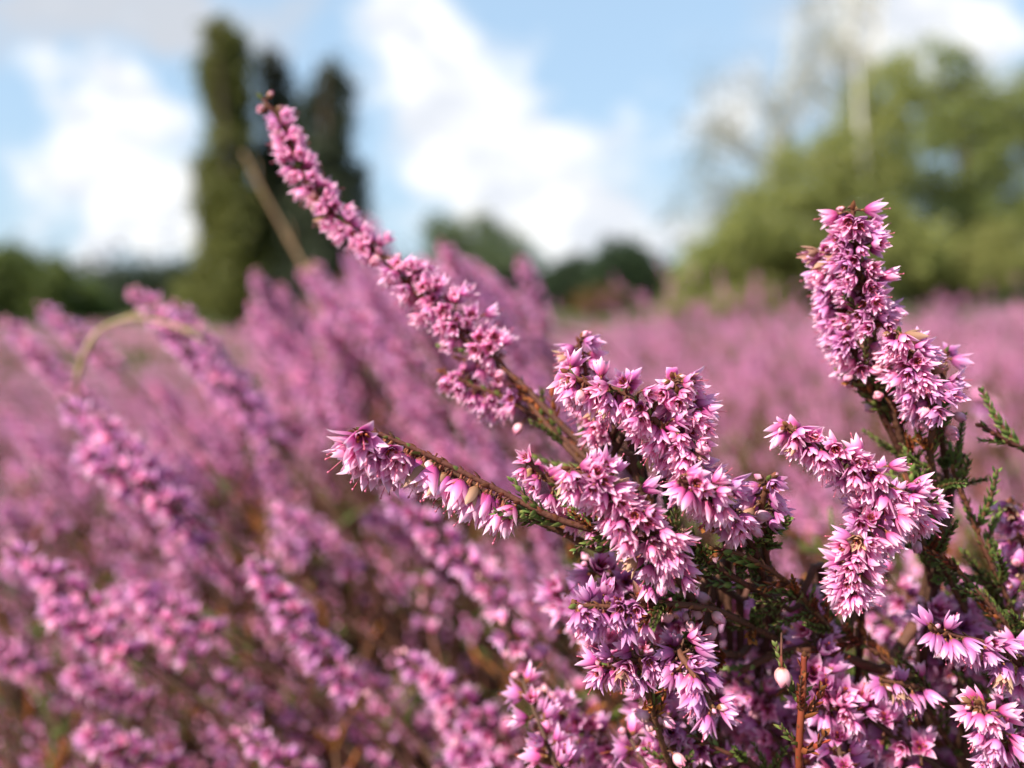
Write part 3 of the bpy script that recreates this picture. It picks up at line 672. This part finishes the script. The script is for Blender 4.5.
# ------------------------------------------------------------------ twiggy undergrowth of the near bush
def undergrowth():
    m = MB(); r = random.Random(5)
    lo = [shoot_mb(L, 500 + i, False) for i, L in enumerate([6, 9, 13])]
    A = {0: [], 1: [], 2: []}; B = {0: [], 1: [], 2: []}
    for i in range(2300):
        y = .125 + .75 * r.random() ** 1.3; x = r.uniform(-.85, .85) * y
        zt = canopy(x, y) - .012 - .05 * r.random() ** 1.5
        a = r.uniform(0, 6.28) if x > .1 * y else r.gauss(math.pi, .9); ln = r.uniform(.01, .05)
        p = Vector((x, y, zt)); e = p + Vector((-math.cos(a) * ln, -math.sin(a) * ln, -r.uniform(.04, .09)))
        S = spline([e, e.lerp(p, .5) + Vector((0, 0, .008)), p], 4)
        tube(m, S, np.linspace(.0007, .0003, 9), 4, 0)
        deep = spline([Vector((e.x * .9 + .02, e.y + .02, 0)), e.lerp(Vector((e.x, e.y, 0)), .4), e], 3)
        tube(m, deep, np.linspace(.0014, .0007, 7), 4, 0)
        D = B if r.random() < .42 else A
        for k in range(r.randint(5, 9)):
            j = r.randint(2, 8); aa = r.uniform(0, 6.28); t = (S[min(8, j + 1)] - S[j - 1]).normalized()
            ax = (t + Vector((math.cos(aa), math.sin(aa), .2)) * .7).normalized()
            D[r.randrange(3)].append(np.array(mtx(S[j], ax, aa, .001 * r.uniform(.6, 1.1))))
    for k in range(3):
        for D, mi in ((A, 1), (B, 2)):
            if D[k]: m.merge(lo[k], np.array(D[k]), mi)
    hi = [shoot_mb(L, 520 + i, True) for i, L in enumerate([4, 6, 8])]
    E = {k: [] for k in range(3)}; G = {k: [] for k in range(3)}
    for i in range(150):
        y = r.uniform(.118, .19); x = r.uniform(.08, .95) * y * .8
        zt = .45 - y * r.uniform(.24, .60) - .005
        if zt > .45 - y * .24: continue
        p = Vector((x, y, zt)); a = r.uniform(-1.3, 1.3); ln = r.uniform(.006, .02)
        e = p + Vector((math.cos(a) * ln, abs(math.sin(a)) * ln, -r.uniform(.005, .035)))
        S = spline([e, e.lerp(p, .5) + Vector((0, 0, .004 * r.uniform(-1, 1))), p], 4)
        tube(m, S, np.linspace(.00045, .00022, 9), 5, 0)
        tube(m, spline([Vector((e.x + r.uniform(-.05, .05), e.y + .05, 0)), e + (e - p) * 1.2 + Vector((0, .01, -.06)), e + (e - p) * .35 + Vector((0, .002, -.004)), e], 4), np.linspace(.0010, .00045, 13), 4, 0)
        D = G if r.random() < .38 else E
        for k in range(r.randint(4, 9)):
            j = r.randint(1, 8); aa = r.uniform(0, 6.28); t = (S[min(8, j + 1)] - S[j - 1]).normalized()
            D[r.randrange(3)].append(np.array(mtx(S[j], (t + Vector((math.cos(aa), math.sin(aa), .3)) * .7).normalized(), aa, .001 * r.uniform(.55, .95))))
    for k in range(3):
        for D, mi in ((E, 1), (G, 2)):
            if D[k]: m.merge(hi[k], np.array(D[k]), mi)
    o = m.build('heather_undergrowth', [BARK, LEAF, RUST])
    tag(o, 'tangle of green and rust coloured heather twigs under the blurred flowers', 'undergrowth', kind='stuff')
undergrowth()

# ------------------------------------------------------------------ the heath beyond: one patch mesh scattered over the ground
def far_spikes(m, n, half, H, r, rust=.2):
    fl = MB()
    V = []; T = []
    for i, (rr_, zz) in enumerate([(.3, 0), (1.25, 1.4), (1.7, 3.6)]):
        for j in range(5):
            a = 2 * math.pi * j / 5; V.append((rr_ * math.cos(a), rr_ * math.sin(a), zz)); T.append(i * .5)
    fl.add(V, [(i * 5 + j, i * 5 + (j + 1) % 5, (i + 1) * 5 + (j + 1) % 5, (i + 1) * 5 + j) for i in range(2) for j in range(5)], T)
    A, B, C_ = [], [], []
    lo = shoot_mb(12, 560, False)
    for i in range(n):
        x, y = r.uniform(-half, half), r.uniform(-half, half)
        hh = H * r.uniform(.86, 1.04); az = r.gauss(math.pi, 1.0); tl = abs(r.gauss(.35, .25))
        d = Vector((math.cos(az) * math.sin(tl), math.sin(az) * math.sin(tl), math.cos(tl))); tip = Vector((x, y, hh)); L = r.uniform(.03, .06)
        tube(m, [tip - d * .1 - Vector((0, 0, .1)), tip - d * .1, tip], [.001, .0007, .0003], 3, 0)
        nf = int(L / .0021)
        for k in range(nf):
            w = (k + r.random()) / nf; a = k * 2.4; X, Y, _ = frame(d); rd = X * math.cos(a) + Y * math.sin(a)
            p = tip - d * (w * L) + rd * .0012
            M_ = np.array(mtx(p, (rd * .8 + Vector((0, 0, -.2)) + d * .6).normalized(), a, .00105 * r.uniform(.8, 1.15)))
            q = r.random(); (C_ if q < .05 else B if q < .3 else A).append(M_)
    m.merge(fl, np.array(A), 1); m.merge(fl, np.array(B), 2); m.merge(fl, np.array(C_), 3)
    G, R_ = [], []
    for i in range(int(n * 2.2)):
        p = Vector((r.uniform(-half, half), r.uniform(-half, half), H * r.uniform(.55, .93))); a = r.uniform(0, 6.28)
        (R_ if r.random() < rust else G).append(np.array(mtx(p, Vector((math.cos(a) * .6, math.sin(a) * .6, 1)).normalized(), a, .0024 * r.uniform(.8, 1.4))))
    m.merge(lo, np.array(G), 4); m.merge(lo, np.array(R_), 5)
def crowd():
    m = MB(); r = random.Random(21); fl = MB()
    for k in range(4):
        lobe(fl, math.pi / 2 * k, 3.6, 2.2, 1.1, .2, .4, 3, 1, .5)
    A, B, C_, G, R_ = [], [], [], [], []
    lo = shoot_mb(10, 561, False)
    n = 0
    while n < 3500:
        low = n < 520
        y = .275 + .70 * r.random() ** .9; x = r.uniform(-.80, .80) * y
        if low: y = r.uniform(.165, .32); x = r.uniform(-.80, .10) * y
        if not low and y < .45 and math.sin(x * 75 + 1 + 2 * math.sin(y * 40)) * math.sin(y * 62) > .12: continue
        if not low and y < .30 and x > -.02: continue
        if x * 768 / y + 512 > 600 and y < .36: continue
        n += 1
        z = canopy(x, y) - abs(r.gauss(0, .02)) - .004 + (r.gauss(.012, .028) if x > 0 and y > .4 else 0)
        if low: z -= r.uniform(.0, .045)
        az = r.gauss(math.pi, .8); tl = abs(r.gauss(.60, .3)) if x < .05 else abs(r.gauss(.35, .2))
        d = Vector((math.cos(az) * math.sin(tl), math.sin(az) * math.sin(tl), math.cos(tl))); tip = Vector((x, y, z)); L = r.uniform(.004, .015) if low else r.uniform(.008, .034)
        b = tip - d * .08
        tube(m, spline([Vector((b.x + .03, b.y + .01, 0)), b + Vector((.01, 0, -.08)), b, tip], 3), np.linspace(.0012, .0003, 10), 4, 0)
        nf = int(L / .0010); fat = r.uniform(.6, .95)
        for k in range(nf):
            w = (k + r.random()) / nf; a = k * 2.4; X, Y, _ = frame(d); rd = X * math.cos(a) + Y * math.sin(a)
            M_ = np.array(mtx(tip - d * (w * L) + rd * .0008, (rd * .75 + Vector((0, 0, -.2)) + d * .5).normalized(), a, .001 * fat * r.uniform(.6, .85) * min(1, .55 + w * 2)))
            q = r.random(); (C_ if q < .06 else B if q < .3 else A).append(M_)
        for k in range(3):
            a = r.uniform(0, 6.28); p = b + (tip - b) * r.uniform(-.2, .4)
            (R_ if r.random() < .25 else G).append(np.array(mtx(p, Vector((math.cos(a) * .7, math.sin(a) * .7, .8)).normalized(), a, .001 * r.uniform(.8, 1.2))))
    m.merge(fl, np.array(A), 1); m.merge(fl, np.array(B), 2); m.merge(fl, np.array(C_), 3); m.merge(lo, np.array(G), 4); m.merge(lo, np.array(R_), 5)
    tag(m.build('heather_crowd', [BARK, PETAL, MAUVE, BUD, LEAF, RUST]), 'dense mass of blurred fine pink heather spikes behind the single ones', 'heather', kind='stuff')
crowd()
def heath():
    m = MB(); far_spikes(m, 105, .2, .335, random.Random(12))
    o = m.build('heather_field', [BARK, PETAL, MAUVE, BUD, LEAF, RUST])
    tag(o, 'wide sheet of soft pink flowering heather running back to the trees', 'heather', kind='stuff')
    ng = bpy.data.node_groups.new('heath_scatter', 'GeometryNodeTree')
    ng.interface.new_socket('Geometry', in_out='INPUT', socket_type='NodeSocketGeometry')
    ng.interface.new_socket('Geometry', in_out='OUTPUT', socket_type='NodeSocketGeometry')
    gi, go = ng.nodes.new('NodeGroupInput'), ng.nodes.new('NodeGroupOutput'); L = ng.links.new
    gr = ng.nodes.new('GeometryNodeMeshGrid')
    for i, v in enumerate((50, 34, 2, 2)): gr.inputs[i].default_value = v
    tr = ng.nodes.new('GeometryNodeTransform'); tr.inputs['Translation'].default_value = (0, 15.5, 0); L(gr.outputs[0], tr.inputs[0])
    dp = ng.nodes.new('GeometryNodeDistributePointsOnFaces'); dp.distribute_method = 'POISSON'
    dp.inputs['Distance Min'].default_value = .23; dp.inputs['Density Max'].default_value = 16; L(tr.outputs[0], dp.inputs['Mesh'])
    pos = ng.nodes.new('GeometryNodeInputPosition'); sp = ng.nodes.new('ShaderNodeSeparateXYZ'); L(pos.outputs[0], sp.inputs[0])
    ax = M2(ng, 'ABSOLUTE', sp.outputs[0])
    # keep the camera's own clearing and the hand built bush free
    n1 = M2(ng, 'LESS_THAN', sp.outputs[1], .85)
    w = M2(ng, 'LESS_THAN', ax, M2(ng, 'MULTIPLY_ADD', M2(ng, 'ABSOLUTE', sp.outputs[1]), .78, .28))
    near = M2(ng, 'MULTIPLY', M2(ng, 'MULTIPLY', n1, w), M2(ng, 'GREATER_THAN', sp.outputs[1], -.6))
    out = M2(ng, 'GREATER_THAN', ax, M2(ng, 'MULTIPLY_ADD', sp.outputs[1], .95, 2.2))
    kill = M2(ng, 'MAXIMUM', near, out)
    ratio = M2(ng, 'DIVIDE', sp.outputs[0], M2(ng, 'MAXIMUM', sp.outputs[1], .5))
    rise = M2(ng, 'MULTIPLY', M2(ng, 'SUBTRACT', ratio, .42), 1.6, clamp=True)
    # grassy clearing beyond the heather on the left
    lf = M2(ng, 'LESS_THAN', sp.outputs[0], M2(ng, 'MULTIPLY', sp.outputs[1], -.30)); fr = M2(ng, 'GREATER_THAN', sp.outputs[1], 4.2)
    kill = M2(ng, 'MAXIMUM', kill, M2(ng, 'MULTIPLY', lf, fr))
    kill = M2(ng, 'MAXIMUM', kill, M2(ng, 'GREATER_THAN', sp.outputs[1], M2(ng, 'MULTIPLY_ADD', rise, 6.0, 5.6)))
    nz3 = ng.nodes.new('ShaderNodeTexNoise'); nz3.inputs['Scale'].default_value = 1.7; nz3.inputs['Detail'].default_value = 2; L(pos.outputs[0], nz3.inputs['Vector'])
    kill = M2(ng, 'MAXIMUM', kill, M2(ng, 'LESS_THAN', nz3.outputs['Fac'], .47))      # grassy gaps between the bushes
    de = ng.nodes.new('GeometryNodeDeleteGeometry'); L(dp.outputs['Points'], de.inputs[0]); L(kill, de.inputs['Selection'])
    nz = ng.nodes.new('ShaderNodeTexNoise'); nz.inputs['Scale'].default_value = .9; nz.inputs['Detail'].default_value = 2; L(pos.outputs[0], nz.inputs['Vector'])
    nz2 = ng.nodes.new('ShaderNodeTexNoise'); nz2.inputs['Scale'].default_value = 2.7; L(pos.outputs[0], nz2.inputs['Vector'])
    sc = M2(ng, 'ADD', M2(ng, 'MULTIPLY_ADD', nz.outputs['Fac'], 1.7, -.04), M2(ng, 'MULTIPLY_ADD', nz2.outputs['Fac'], .7, -.35))
    sc = M2(ng, 'ADD', sc, M2(ng, 'MULTIPLY', rise, .38))
    sc = M2(ng, 'MAXIMUM', M2(ng, 'MINIMUM', sc, M2(ng, 'MULTIPLY_ADD', rise, .36, 1.02)), .45)
    # only the occasional bush rises to the eye line
    cs = ng.nodes.new('ShaderNodeCombineXYZ'); cs.inputs[0].default_value = 1.05; cs.inputs[1].default_value = 1.05; L(sc, cs.inputs[2])
    rv = ng.nodes.new('FunctionNodeRandomValue'); rv.data_type = 'FLOAT'; rv.inputs[2].default_value = -.6; rv.inputs[3].default_value = .6
    cr = ng.nodes.new('ShaderNodeCombineXYZ'); L(rv.outputs[1], cr.inputs[2])
    ip = ng.nodes.new('GeometryNodeInstanceOnPoints'); L(de.outputs[0], ip.inputs['Points']); L(gi.outputs[0], ip.inputs['Instance'])
    L(cs.outputs[0], ip.inputs['Scale'])
    try:
        er = ng.nodes.new('FunctionNodeEulerToRotation'); L(cr.outputs[0], er.inputs[0]); L(er.outputs[0], ip.inputs['Rotation'])
    except Exception:
        L(cr.outputs[0], ip.inputs['Rotation'])
    L(ip.outputs[0], go.inputs[0])
    md = o.modifiers.new('scatter', 'NODES'); md.node_group = ng
heath()

# ------------------------------------------------------------------ ground
def ground():
    m = MB(); xs = np.concatenate([-np.geomspace(900, .3, 40), [0], np.geomspace(.3, 900, 40)])
    X, Y = np.meshgrid(xs, xs + 0.0); Z = .012 * np.sin(X * 1.3) * np.cos(Y * 1.1) * np.clip(1 - np.hypot(X, Y) / 60, 0, 1) - .012
    n = len(xs); I = np.arange(n * n).reshape(n, n)
    F = np.stack([I[:-1, :-1], I[:-1, 1:], I[1:, 1:], I[1:, :-1]], -1).reshape(-1, 4)
    m.add(np.stack([X, Y, Z], -1).reshape(-1, 3), F, .5)
    g = mat('heath_soil', [(0, (.055, .06, .022)), (1, (.065, .07, .024))], .95, 0, .1, 0, 0, (.6, 1.1))
    tag(m.build('ground', [g]), kind='structure')
ground()

# ------------------------------------------------------------------ trees
def leafmat(name, a, b, transl=.3): return mat(name, [(0, a), (1, b)], .55, transl, .3, .28, .03)
JUN_LIT = leafmat('juniper_lit', (.085, .09, .02), (.16, .155, .035)); JUN_SHADE = leafmat('juniper_shaded', (.022, .032, .016), (.05, .062, .026), .12)  # sunlit left and shaded right of the juniper group, put into the leaf colours
BIR = leafmat('birch_leaf', (.15, .165, .045), (.28, .27, .085), .45); BIRP = leafmat('pale_birch_leaf', (.17, .18, .07), (.29, .28, .12), .45)
DRK = leafmat('dark_leaf', (.014, .03, .012), (.035, .055, .02), .2); GRN = leafmat('green_leaf', (.085, .13, .03), (.17, .21, .05)); OCH = leafmat('ochre_leaf', (.14, .09, .025), (.2, .13, .03))
WHB = mat('birch_bark', [(0, (.42, .40, .36)), (1, (.55, .53, .48))], .8, 0, .2, .05, .01, (7, .9)); DB = mat('dark_bark', [(0, (.07, .05, .035))], .9, 0, .2, .05, .01, (9, .8))
def crown_points(lobes, clumps, per, cl_r, r):
    """lobes: (centre, radii) ellipsoids; leaves sit in clumps spread through their volume"""
    vol = np.array([l[1][0] * l[1][1] * l[1][2] for l in lobes]) ** .7; vol /= vol.sum()
    C = []
    for i in range(clumps):
        c, rad = lobes[r.choice(len(lobes), p=vol)]
        d = r.normal(size=3); d /= np.linalg.norm(d); q = r.uniform(.25, 1) ** .5
        C.append(np.array(c) + d * q * np.array(rad))
    C = np.array(C); sz = cl_r * r.uniform(.6, 1.4, size=len(C))
    P = (C[:, None] + r.normal(size=(len(C), per, 3)) * sz[:, None, None] * np.array([.55, .55, .5])).reshape(-1, 3)
    return C, P
def leaves_mesh(P, size, r, up=.0):
    n = len(P); a = r.normal(size=(n, 3)); a[:, 2] += up; a /= np.linalg.norm(a, axis=1)[:, None]
    b = np.cross(a, r.normal(size=(n, 3))); b /= np.linalg.norm(b, axis=1)[:, None]; c = np.cross(a, b)
    s = size * r.uniform(.6, 1.3, size=(n, 1))
    V = np.stack([P - a * s, P + b * s * .55 + c * s * .15, P + a * s, P - b * s * .55 + c * s * .15], 1).reshape(-1, 3)
    T = np.repeat(r.uniform(0, 1, n), 4)
    return V, np.arange(n * 4).reshape(n, 4), T
def px_lobe(px, py, rx, ry, d, deep=None):
    p = at(px, py, d); return (tuple(p), (rx / FPX * d, (deep or rx) / FPX * d, ry / FPX * d))
def tree(name, label, cat, basepx, d, lobes, clumps, per, cl_r, leaf, lm, bark, trunk_r, seed, group=None, top=None, limbs=14, twigs=False, stems=1):
    r = np.random.RandomState(seed)
    L = [px_lobe(*l, d) if len(l) == 4 else px_lobe(l[0], l[1], l[2], l[3], d * l[4]) for l in lobes]
    bx = at(basepx, 300, d); root = link(name, None); root.location = (bx.x, bx.y, 0); root.empty_display_size = .2
    tag(root, label, cat, group); off = np.array([bx.x, bx.y, 0])
    C, P = crown_points(L, clumps, per, cl_r, r)
    P = P[P[:, 2] > .05]
    m = MB(); V, F, T = leaves_mesh(P - off, leaf, r); m.add(V, F, T); m.build('crown', [lm], root, smooth=False)
    hi = max(c[0][2] + c[1][2] * .75 for c in L)
    topp = at(*top, d) if top else Vector((np.mean([c[0][0] for c in L]), bx.y, hi))
    tr = MB()
    for s in range(stems):
        j = Vector((r.uniform(-.25, .25), r.uniform(-.25, .25), 0)) * (s > 0)
        tp = (topp - Vector(off)) + j * 4 - Vector((0, 0, .25 * s * topp.z * r.rand()))
        S = spline([Vector((0, 0, -.05)) + j, Vector((tp.x * .25 + r.normal() * .05, tp.y * .3, tp.z * .4)) + j, Vector((tp.x * .7, tp.y * .7, tp.z * .75)), tp], 6)
        tube(tr, S, np.linspace(trunk_r, trunk_r * .12, len(S)), 8)
        for k in range(limbs):
            c = Vector(C[r.randint(len(C))] - off); f = min(.9, max(.12, (c.z / max(tp.z, .1)) * .75)); b = S[int(f * (len(S) - 1))]
            if c.z < .2: continue
            tube(tr, spline([b, b.lerp(c, .5) + Vector((0, 0, -.04 * (c - b).length)), c], 4), np.linspace(trunk_r * .35, trunk_r * .05, 9), 5)
    tr.build('trunk', [bark], root)
    return root
JG = 'columnar junipers standing on the heath'
tree('juniper', 'tallest columnar juniper, sunlit yellow green, leftmost of the three spires', 'juniper', 238, 11, [(227, 48, 20, 26), (226, 75, 24, 42), (228, 110, 22, 48), (228, 165, 24, 50), (228, 215, 30, 50), (235, 260, 40, 50), (225, 300, 45, 25), (208, 190, 12, 34)], 620, 52, .14, .042, JUN_LIT, DB, .09, 1, JG, limbs=24)
tree('juniper', 'dark second spire of the junipers, close behind the tallest', 'juniper', 272, 11.7, [(270, 66, 12, 20), (274, 86, 14, 32), (284, 120, 17, 44), (286, 170, 28, 44), (284, 200, 34, 60), (290, 270, 42, 45)], 480, 52, .14, .042, JUN_SHADE, DB, .09, 2, JG, limbs=20)
tree('juniper', 'dark narrow topped juniper on the right of the three spires', 'juniper', 330, 11.2, [(333, 82, 14, 18), (334, 98, 19, 26), (335, 135, 20, 34), (330, 175, 28, 42), (322, 225, 44, 50), (322, 275, 50, 40), (362, 192, 10, 28), (308, 130, 14, 34)], 520, 52, .14, .042, JUN_SHADE, DB, .09, 3, JG, limbs=20)
SH = 'low shrubs and trees along the left edge of the heath'
tree('shrub', 'bright green rounded shrub at the left edge of the photo', 'shrub', 25, 14, [(12, 280, 34, 34), (48, 294, 28, 34), (-25, 290, 40, 40)], 300, 80, .16, .05, GRN, DB, .06, 4, SH, limbs=12, stems=2)
tree('shrub', 'smaller dull green shrub right of the bright rounded one', 'shrub', 82, 15, [(80, 302, 22, 22), (100, 312, 18, 16)], 80, 60, .14, .05, GRN, DB, .05, 5, SH, limbs=8)
tree('far_tree', 'dark low tree between the green shrubs and the junipers', 'tree', 150, 24, [(135, 290, 20, 22), (165, 298, 30, 20), (185, 290, 20, 26)], 120, 60, .3, .09, DRK, DB, .12, 6, SH, limbs=8)
FT = 'far trees beyond the middle of the heath'
tree('far_tree', 'hazy loose crowned tree in the far middle, left of the dark round ones', 'tree', 480, 34, [(440, 236, 24, 16), (475, 238, 28, 20), (510, 250, 22, 20), (480, 270, 60, 26)], 230, 34, .5, .13, leafmat('far_leaf', (.06, .08, .04), (.11, .13, .06)), DB, .2, 7, FT, limbs=16)
tree('far_tree', 'dark round evergreen in the far middle, the largest of the pair', 'tree', 622, 30, [(622, 268, 28, 22), (640, 275, 22, 22), (615, 290, 30, 16)], 200, 60, .4, .12, DRK, DB, .2, 8, FT, limbs=8)
tree('far_tree', 'dark low evergreen touching the left side of the largest round one', 'tree', 570, 32, [(572, 276, 24, 14), (560, 292, 30, 14)], 130, 60, .35, .12, DRK, DB, .2, 9, FT, limbs=8)
tree('shrub', 'small ochre brown bush in front of the dark round evergreens', 'shrub', 600, 20, [(600, 303, 26, 11), (590, 300, 14, 9)], 70, 60, .16, .06, OCH, DB, .05, 10, limbs=6)
BG = 'birches and scrub of the thicket on the right'
tree('birch', 'very sparse pale birch with sky through its twigs, left front of the thicket', 'birch', 760, 17, [(745, 110, 40, 45), (735, 170, 55, 50), (770, 210, 60, 45), (820, 30, 30, 60), (800, 120, 40, 60), (710, 120, 30, 60), (700, 210, 36, 60)], 290, 20, .32, .045, BIRP, WHB, .07, 11, BG, limbs=60, top=(792, 8), stems=2)
tree('birch', 'tall bare topped birch rising out of frame above the thicket', 'birch', 848, 18, [(845, -20, 40, 50), (835, 60, 45, 50), (860, 140, 45, 50)], 120, 12, .3, .045, BIRP, WHB, .11, 12, BG, limbs=50, top=(852, -80), stems=2)
tree('birch', 'olive green birch with pale trunk at the middle of the thicket', 'birch', 868, 14, [(885, 95, 40, 35), (870, 150, 42, 40), (850, 200, 50, 40), (880, 250, 60, 40), (815, 185, 45, 45), (775, 225, 55, 40)], 520, 42, .24, .055, BIR, WHB, .12, 13, BG, limbs=24)
tree('birch', 'broad green birch with the highest leafy crown of the thicket', 'birch', 950, 16, [(930, 75, 45, 32), (975, 110, 50, 40), (950, 160, 65, 50), (930, 230, 70, 50), (1000, 230, 60, 50)], 560, 42, .24, .055, leafmat('mid_leaf', (.12, .14, .04), (.23, .235, .07), .45), DB, .13, 14, BG, limbs=24)
tree('birch', 'green birch cut off by the right edge of the photo', 'birch', 1045, 16.5, [(1040, 110, 45, 50), (1030, 180, 60, 60), (1060, 250, 70, 50)], 400, 40, .24, .055, BIR, DB, .12, 15, BG, limbs=20)
tree('scrub_bush', 'pale olive bush at the left foot of the thicket', 'bush', 715, 15, [(712, 268, 36, 36), (745, 258, 40, 42), (690, 290, 24, 20), (730, 300, 46, 26), (700, 308, 40, 16)], 300, 50, .2, .05, BIR, DB, .06, 16, BG, limbs=14, stems=2)
tree('scrub_bush', 'dense olive bush under the pale trunks of the thicket', 'bush', 810, 14.5, [(800, 240, 50, 40), (830, 270, 60, 40), (780, 290, 50, 24), (810, 308, 60, 14)], 300, 50, .2, .05, BIR, DB, .06, 17, BG, limbs=14, stems=2)
tree('scrub_bush', 'shaded green bush at the foot of the broad birch', 'bush', 920, 14.5, [(900, 260, 50, 36), (950, 275, 55, 30), (990, 260, 45, 36)], 300, 45, .2, .05, BIR, DB, .06, 18, BG, limbs=14, stems=2)
# far wood closing the view
def wood():
    r = np.random.RandomState(30); m = MB(); P = []
    for i in range(260):
        a = math.radians(-75 + 150 * i / 259 + r.normal() * .3); d = r.uniform(75, 100); h = r.uniform(2.8, 4.2)
        c = np.array([math.sin(a) * d, math.cos(a) * d, h * .5]); P.append(c + r.normal(size=(260, 3)) * np.array([1.6, 1.6, h * .36]))
    P = np.concatenate(P); P = P[P[:, 2] > 0]; V, F, T = leaves_mesh(P, .35, r); m.add(V, F, T)
    tag(m.build('far_wood', [DRK], smooth=False), 'low dark belt of distant woodland along the horizon', 'woodland', kind='stuff')
wood()

# ------------------------------------------------------------------ dry grass stalks
def stalk(name, pts, label, cat, m, r0, r1):
    P = [at(*p) for p in pts]; g = Vector((P[-1].x + .01, P[-1].y + .02, -.005))
    S = spline(P + [P[-1].lerp(g, .4), g], 8); mb = MB(); rr = np.linspace(r0, r1, len(S)) * .001
    for k in range(5, len(S), 13): rr[k] *= 1.45; rr[k + 1:k + 5] *= 1.15      # nodes and sheaths
    rr *= 1 + .08 * np.sin(np.arange(len(S)) * 1.9)
    tube(mb, S, rr, 7)
    for k in range(7, len(S) - 6, 13):      # frayed sheath leaf
        d = (S[k - 1] - S[k]).normalized(); e = S[k] + d * .012 + Vector((.003, 0, .002))
        tube(mb, [S[k], S[k].lerp(e, .5) + Vector((.0008, 0, .0008)), e], [rr[k] * .5, rr[k] * .35, .00005], 4)
    tag(mb.build(name, [m]), label, cat)
stalk('grass_stalk', [(205, 342, .185), (175, 326, .185), (135, 318, .185), (98, 332, .185), (82, 362, .185), (77, 395, .20), (84, 425, .30), (90, 440, .42)], 'pale dry grass stalk bent over in an arch before the green shrubs', 'grass stalk', STRAW, .4, .85)
stalk('grass_stalk', [(243, 152, .33), (262, 190, .33), (284, 230, .33), (304, 268, .33), (318, 310, .33)], 'straight brown stalk slanting across the foot of the junipers', 'dry stalk', STALK, .6, 1.1)

print('mid sprigs', NMID, 'objects', len(bpy.data.objects))
